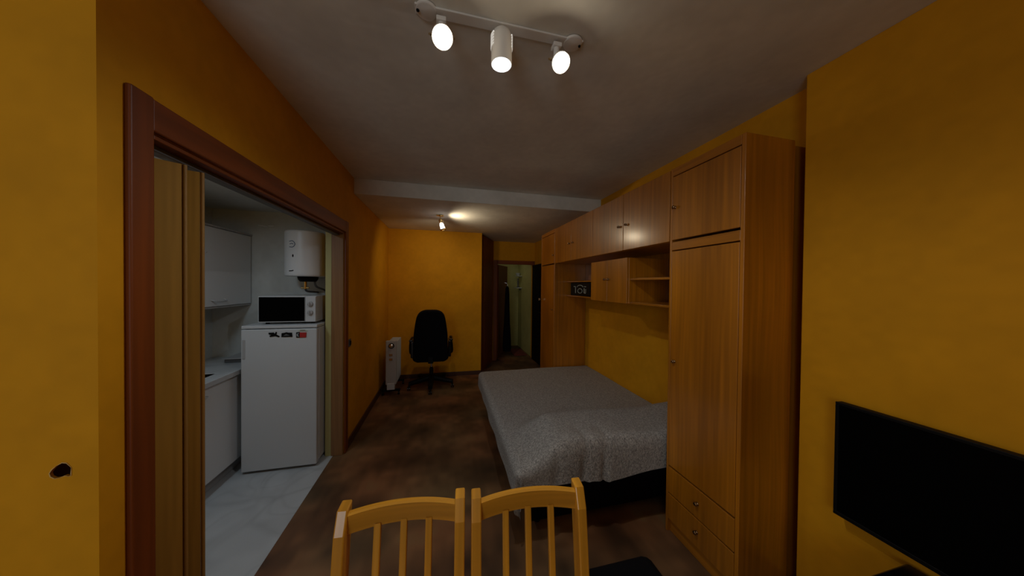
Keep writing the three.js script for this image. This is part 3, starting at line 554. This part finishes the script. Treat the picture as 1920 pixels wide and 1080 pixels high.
/* ---------- oil radiator ---------- */
{
  const o = thing('oil_radiator', 'white oil-filled radiator heater with control knobs in the room corner', 'heater');
  const cx = -.703, d0 = 4.03;
  part('control_panel', bx(cx - .068, cx + .068, .14, .735, d0, d0 + .05, .012), M.grey, o);
  part('knob', [lathe([[.0005, 0], [.030, 0], [.028, .008], [.022, .02], [.0005, .021]], V(cx + .005, .665, d0), NEAR, 24)], M.chrome, o, { label: 'round thermostat dial' });
  part('dial_ring', lathe([[.030, 0], [.038, 0], [.036, .004], [.030, .004]], V(cx + .005, .665, d0), NEAR, 24), M.black, o);
  for (const y of [.545, .485]) part('switch', [bx(cx - .022, cx + .022, y - .016, y + .016, d0 - .007, d0 + .004, .004)], M.chrome, o);
  part('cable_store', bx(cx - .05, cx + .05, .075, .165, d0 - .006, d0 + .06, .008), M.white, o);
  for (let i = 0; i < 7; i++) part('fin', [bx(cx - .062, cx + .062, .13, .70, d0 + .066 + i * .064, d0 + .082 + i * .064, .007), rod(V(cx, .20, d0 + .05 + i * .064), V(cx, .20, d0 + .11 + i * .064), .018), rod(V(cx, .64, d0 + .05 + i * .064), V(cx, .64, d0 + .11 + i * .064), .018)], M.white, o);
  for (const d of [d0 + .03, d0 + .43]) {
    const f = part('foot_bar', [bx(cx - .115, cx + .115, .05, .078, d - .022, d + .022, .006), bx(cx - .03, cx + .03, .07, .14, d - .012, d + .03, .004)], M.black, o);
    for (const s of [-1, 1]) part('wheel', rod(V(cx + s * .10 - .012, .0275, d), V(cx + s * .10 + .012, .0275, d), .027, .027, 18), M.blackGloss, f);
  }
  settle(o);
}
{ // switch on the left wall beyond the doorway
  const o = thing('wall_switch', 'small dark wall switch beside the kitchen doorway', 'switch');
  part('plate', bx(XL, XL + .008, .915, .985, 2.845, 2.90, .003), M.greyDark, o); part('rocker', bx(XL + .006, XL + .014, .93, .97, 2.857, 2.888, .003), M.black, o); settle(o);
}

/* ---------- ceiling spot bar over the room ---------- */
{
  const o = thing('spotlight_bar', 'white ceiling bar carrying two warm spots and a white cylinder spot', 'lamp');
  const D = 1.092;
  part('bar', bx(-.115, .545, CEIL - .008, CEIL, D - .022, D + .022, .003), M.lampWhite, o);
  for (const x of [-.105, .535]) { part('end_cap', lathe([[.001, 0], [.040, 0], [.040, .006], [.034, .011], [.001, .012]], V(x + (x < 0 ? .03 : -.03), CEIL, D), DOWN, 28), M.lampWhite, o); part('screw', lathe([[.0005, 0], [.006, 0], [.005, .004], [.0005, .005]], V(x, CEIL - .0125, D - .004), DOWN, 10), M.black, o); }
  const swivel = (hx, hd, aim, r) => {
    const pivot = V(hx, CEIL - .075, hd + .005), tip = pivot.clone().addScaledVector(aim, .085), back = pivot.clone().addScaledVector(aim, .012);
    part('stem', [rod(V(hx, CEIL - .02, hd + .005), pivot.clone(), .012), bx(hx - .018, hx + .018, CEIL - .036, CEIL - .02, hd - .013, hd + .023, .003)], M.lampWhite, o);
    const h = part('spot_head', lathe([[.001, 0], [.016, 0], [.019, .012], [.021, .025], [r * .88, .055], [r, .072], [r, .082], [r * .93, .082], [r * .88, .062], [r * .5, .040], [.001, .036]], back, aim, 32), M.lampWhite, o);
    part('bulb_face', lathe([[.001, .066], [r * .40, .065], [r * .62, .060], [r * .72, .050]], back, aim, 32), M.glowWarm, h, { label: 'glowing warm bulb face' });
    const side = new THREE.Vector3(1, 0, 0).cross(aim).normalize();
    const ax = new THREE.Vector3().crossVectors(aim, side).normalize();
    for (const s of [-1, 1]) part('clip', tube([back.clone().addScaledVector(aim, .02).addScaledVector(ax, s * r * .8), back.clone().addScaledVector(aim, .045).addScaledVector(ax, s * r * 1.18), back.clone().addScaledVector(aim, .07).addScaledVector(ax, s * r * 1.02)], .0035, 12, 6), M.brass, h);
    const l = new THREE.SpotLight(WARM, POWER.spot, 0, 1.30, 0.9, 2); l.position.copy(back).addScaledVector(aim, .090); l.castShadow = true; l.shadow.radius = 0.6; l.name = 'spot_light';
    const t = new THREE.Object3D(); t.name = 'spot_aim'; t.position.copy(l.position).addScaledVector(aim, 1); o.add(l); o.add(t); l.target = t;
    const sp = new THREE.PointLight(WARM, POWER.spotSpill, 0, 2); sp.position.copy(back).addScaledVector(aim, .100); sp.castShadow = true; sp.shadow.radius = 0.6; sp.name = 'spot_spill'; o.add(sp);
  };
  swivel(-.022, D, new THREE.Vector3(.06, -.70, .70).normalize(), .037);
  swivel(.437, D, new THREE.Vector3(-.06, -.72, .68).normalize(), .036);
  // centre: upright white cylinder with cooling slots, cool light
  const c = V(.206, 0, D - .005), r = .040, yb = 2.355, yt = CEIL - .02;
  const h = part('cylinder_head', [lathe([[.001, yt], [r * .55, yt], [r * .85, yt - .012], [r, yt - .035], [r, yb], [r * .93, yb], [r * .92, yb + .012], [.001, yb + .02]].map(([a, b]) => [a, b]), c, new THREE.Vector3(0, 1, 0), 40)], M.lampWhite, o);
  for (const s of [-1, 1]) for (let k = 0; k < 5; k++) { const y = yb + .062 + k * .011, pts = []; for (let q = 0; q <= 6; q++) { const a = (s > 0 ? 0 : Math.PI) + (q / 6 - .5) * 1.1 * 1; pts.push(new THREE.Vector3(c.x + Math.cos(a) * (r + .0008), y, c.z + Math.sin(a) * (r + .0008))); } part('glowing_slot', tube(pts, .0024, 12, 6), M.slotGlow, h); }  // emissive strips imitate light escaping through the slots
  part('bulb_face', lathe([[.001, yb - .004], [r * .60, yb - .002], [r * .88, yb + .004], [r * .90, yb + .010]], c, new THREE.Vector3(0, 1, 0), 32), M.glowCool, h, { label: 'glowing cool white bulb face' });
  const l = new THREE.SpotLight(COOL, POWER.led, 0, 1.48, 0.4, 2); l.position.set(c.x, yb - .012, c.z); l.castShadow = true; l.shadow.radius = 0.6; l.name = 'led_light';
  const t = new THREE.Object3D(); t.name = 'led_aim'; t.position.set(c.x, yb - 1, c.z); o.add(l); o.add(t); l.target = t;
  const sp = new THREE.PointLight(COOL, POWER.ledSpill, 0, 2); sp.position.set(c.x, yb - .024, c.z); sp.castShadow = true; sp.shadow.radius = 0.6; sp.name = 'led_spill'; o.add(sp);
  settle(o);
}
{ // single spot on the lower ceiling
  const o = thing('ceiling_spotlight', 'small brass ceiling spot with a single glowing glass bulb', 'lamp');
  const b = V(-.062, LOW, 3.62), axis = new THREE.Vector3(.30, -.93, .10).normalize(), p = V(-.072, 2.305, 3.62);
  part('ceiling_plate', [bx(-.115, -.025, LOW - .012, LOW, 3.60, 3.64, .003), lathe([[.001, 0], [.03, 0], [.028, .014], [.001, .016]], b, DOWN, 22)], M.brass, o);
  part('stem', rod(b.clone().add(new THREE.Vector3(0, -.01, 0)), p, .007), M.brass, o);
  const h = part('lamp_holder', lathe([[.001, 0], [.016, 0], [.019, .01], [.019, .04], [.001, .042]], p, axis, 20), M.brass, o);
  part('yoke', tube([p.clone().add(new THREE.Vector3(.022, .008, 0)), p.clone().addScaledVector(axis, .03).add(new THREE.Vector3(.028, 0, 0)), p.clone().addScaledVector(axis, .052).add(new THREE.Vector3(.018, 0, 0))], .003, 10, 6), M.brass, h);
  const q = p.clone().addScaledVector(axis, .052);
  part('bulb', lathe([[.001, 0], [.020, 0], [.024, .012], [.027, .030], [.024, .036], [.026, .042], [.029, .062], [.022, .070], [.001, .072]], q, axis, 26), M.glowFar, h, { label: 'glowing glass bulb' });
  part('bulb_ring', lathe([[.029, .076], [.034, .078], [.034, .090], [.026, .092], [.024, .086]], q, axis, 26), M.brass, h);
  const l = new THREE.SpotLight(lin(1, .82, .56), POWER.far, 0, 1.45, 0.5, 2); l.position.copy(q).addScaledVector(axis, .035).add(new THREE.Vector3(.034, 0, 0)); l.castShadow = true; l.shadow.radius = 1.4; l.name = 'far_spot_light';
  const t = new THREE.Object3D(); t.name = 'far_spot_aim'; t.position.copy(l.position).add(new THREE.Vector3(.95, -.15, .02)); o.add(l); o.add(t); l.target = t;
  const sp = new THREE.SpotLight(lin(1, .82, .56), POWER.farSpill, 0, 1.15, 0.8, 2), st = new THREE.Object3D(); st.name = 'far_spill_aim'; sp.target = st; o.add(st); sp.position.copy(q).addScaledVector(axis, .035).add(new THREE.Vector3(0, 0, -.036)); st.position.copy(sp.position).add(new THREE.Vector3(-.25, -.55, -.75)); sp.castShadow = true; sp.shadow.radius = 1.4; sp.name = 'far_spot_spill'; o.add(sp); settle(o);
}

/* ---------- passage and hallway ---------- */
{
  const o = thing('wood_panel', 'dark brown full-height wooden panel standing behind the corner of the back wall', 'panel');
  const a = V(.615, 0, 4.86), b = V(.885, 0, 5.44), L = a.distanceTo(b), ang = Math.atan2(-(b.z - a.z), b.x - a.x);
  const put = (g) => { g.rotateY(ang); g.translate((a.x + b.x) / 2, 0, (a.z + b.z) / 2); return g; };
  const leaf = new RoundedBoxGeometry(L, 2.35, .04, 1, .003); leaf.translate(0, 1.177, 0); part('leaf', put(leaf), M.casing, o);
  for (const [y0, y1] of [[.18, 1.05], [1.20, 2.20]]) { const pg = new RoundedBoxGeometry(L - .18, y1 - y0, .05, 1, .006); pg.translate(0, (y0 + y1) / 2, 0); part('door_panel', put(pg), M.casing, o); }
  settle(o);
  const d = thing('hall_door', 'red-brown door leaf standing open inside the far doorway', 'door');
  { const put2 = (g) => { g.rotateY(Math.atan2(.60, .32)); g.translate(1.19, 0, -(END + .44)); return g; };
    const lg = new RoundedBoxGeometry(.66, 1.90, .04, 1, .003); lg.translate(0, .958, 0); part('leaf', put2(lg), M.casing, d);
    part('handle', [put2(rod(new THREE.Vector3(.28, 1, .02), new THREE.Vector3(.28, 1, .06), .008)), put2(rod(new THREE.Vector3(.285, 1, .06), new THREE.Vector3(.18, 1, .06), .007))], M.brass, d); }
  settle(d);
  const k = thing('hanging_coat', 'long black coat hanging inside the far doorway', 'coat');
  const pts = [[.02, 1.47], [.07, 1.44], [.09, 1.30], [.10, 1.0], [.12, .7], [.15, .45], [.17, .20], [.16, .12]].reverse();
  const cg = new THREE.LatheGeometry([[.001, .12], ...pts, [.001, 1.475]].map(([r, y]) => new THREE.Vector2(r, y)), 40); { const p = cg.attributes.position; for (let i = 0; i < p.count; i++) { const x = p.getX(i), z = p.getZ(i), y = p.getY(i), t = Math.atan2(z, x), f = 1 + .10 * Math.sin(t * 7 + y * 2) * Math.min(1, (1.5 - y)); p.setXYZ(i, x * f * .50, y, z * f * .6); } cg.computeVertexNormals(); } cg.translate(1.262, 0, -(END + .26));
  part('cloth', cg, M.blackFabric, k); part('hanger', tube([V(1.262, 1.46, END + .26), V(1.262, 1.52, END + .26), V(1.22, 1.54, END + .27), V(1.145, 1.54, END + .30)], .005, 20, 6), M.chrome, k); settle(k);
  const s = thing('hall_shelf', 'small pale wall shelf with objects in the hallway', 'shelf');
  part('shelf', [bx(1.63, 1.754, 1.42, 1.44, 6.40, 6.70, .003)], M.white, s); part('shelf', bx(1.65, 1.754, 1.70, 1.715, 6.40, 6.70, .003), M.white, s); part('bracket', bx(1.737, 1.754, 1.37, 1.42, 6.53, 6.57, .002), M.greyDark, s); settle(s);
  const v = thing('figurine', 'small dark figurine standing on the hallway shelf', 'figurine'); part('body', lathe([[.001, 0], [.035, 0], [.03, .02], [.018, .06], [.024, .11], [.018, .15], [.008, .17], [.016, .19], [.012, .215], [.001, .22]], V(1.69, 1.4405, 6.52), new THREE.Vector3(0, 1, 0), 18), M.greyDark, v); settle(v);
  const g = thing('white_bowl', 'small white bowl on the upper hallway shelf', 'bowl'); part('bowl', lathe([[.001, 0], [.03, 0], [.05, .03], [.06, .07], [.057, .07], [.046, .03], [.001, .01]], V(1.695, 1.7155, 6.55), new THREE.Vector3(0, 1, 0), 22), M.white, g); settle(g);
  const m = thing('door_mat', 'dull red mat on the hallway floor', 'mat'); part('mat', bx(1.43, 1.70, 0, .018, END + .25, END + .85, .007), M.matRed, m); settle(m);
  const p = thing('added_dark_leaf', 'black leaf added for the dark strip at the right of the far doorway', 'door'); part('leaf', bx(1.715, 1.752, .008, 1.90, END - .74, END - .03, .003), M.black, p); part('handle', [rod(V(1.715, 1.0, END - .66), V(1.682, 1.0, END - .66), .007), rod(V(1.682, 1.0, END - .67), V(1.682, 1.0, END - .57), .006)], M.bronze, p); settle(p);  // black leaf added to fill the dark strip beside the doorway
  const h = thing('hall_ceiling_lamp', 'plain round ceiling lamp in the hallway', 'lamp'), c = V(1.25, LOW, 6.15);
  part('rim', lathe([[.001, 0], [.11, 0], [.11, .025], [.10, .025], [.10, .015], [.001, .015]], c, DOWN, 28), M.white, h); part('diffuser', lathe([[.098, .016], [.09, .035], [.05, .045], [.001, .047]], c, DOWN, 28), new THREE.MeshStandardMaterial({ color: lin(.8, .8, .75), emissive: lin(1, .95, .8), emissiveIntensity: .4 }), h);
  const l = new THREE.RectAreaLight(lin(1, .95, .75), POWER.hall / (.16 * .16), .16, .16); l.position.copy(c).y -= .055; l.rotation.x = -Math.PI / 2; l.name = 'hall_lamp_light'; h.add(l); settle(h);
}

renderer.render(scene, camera);
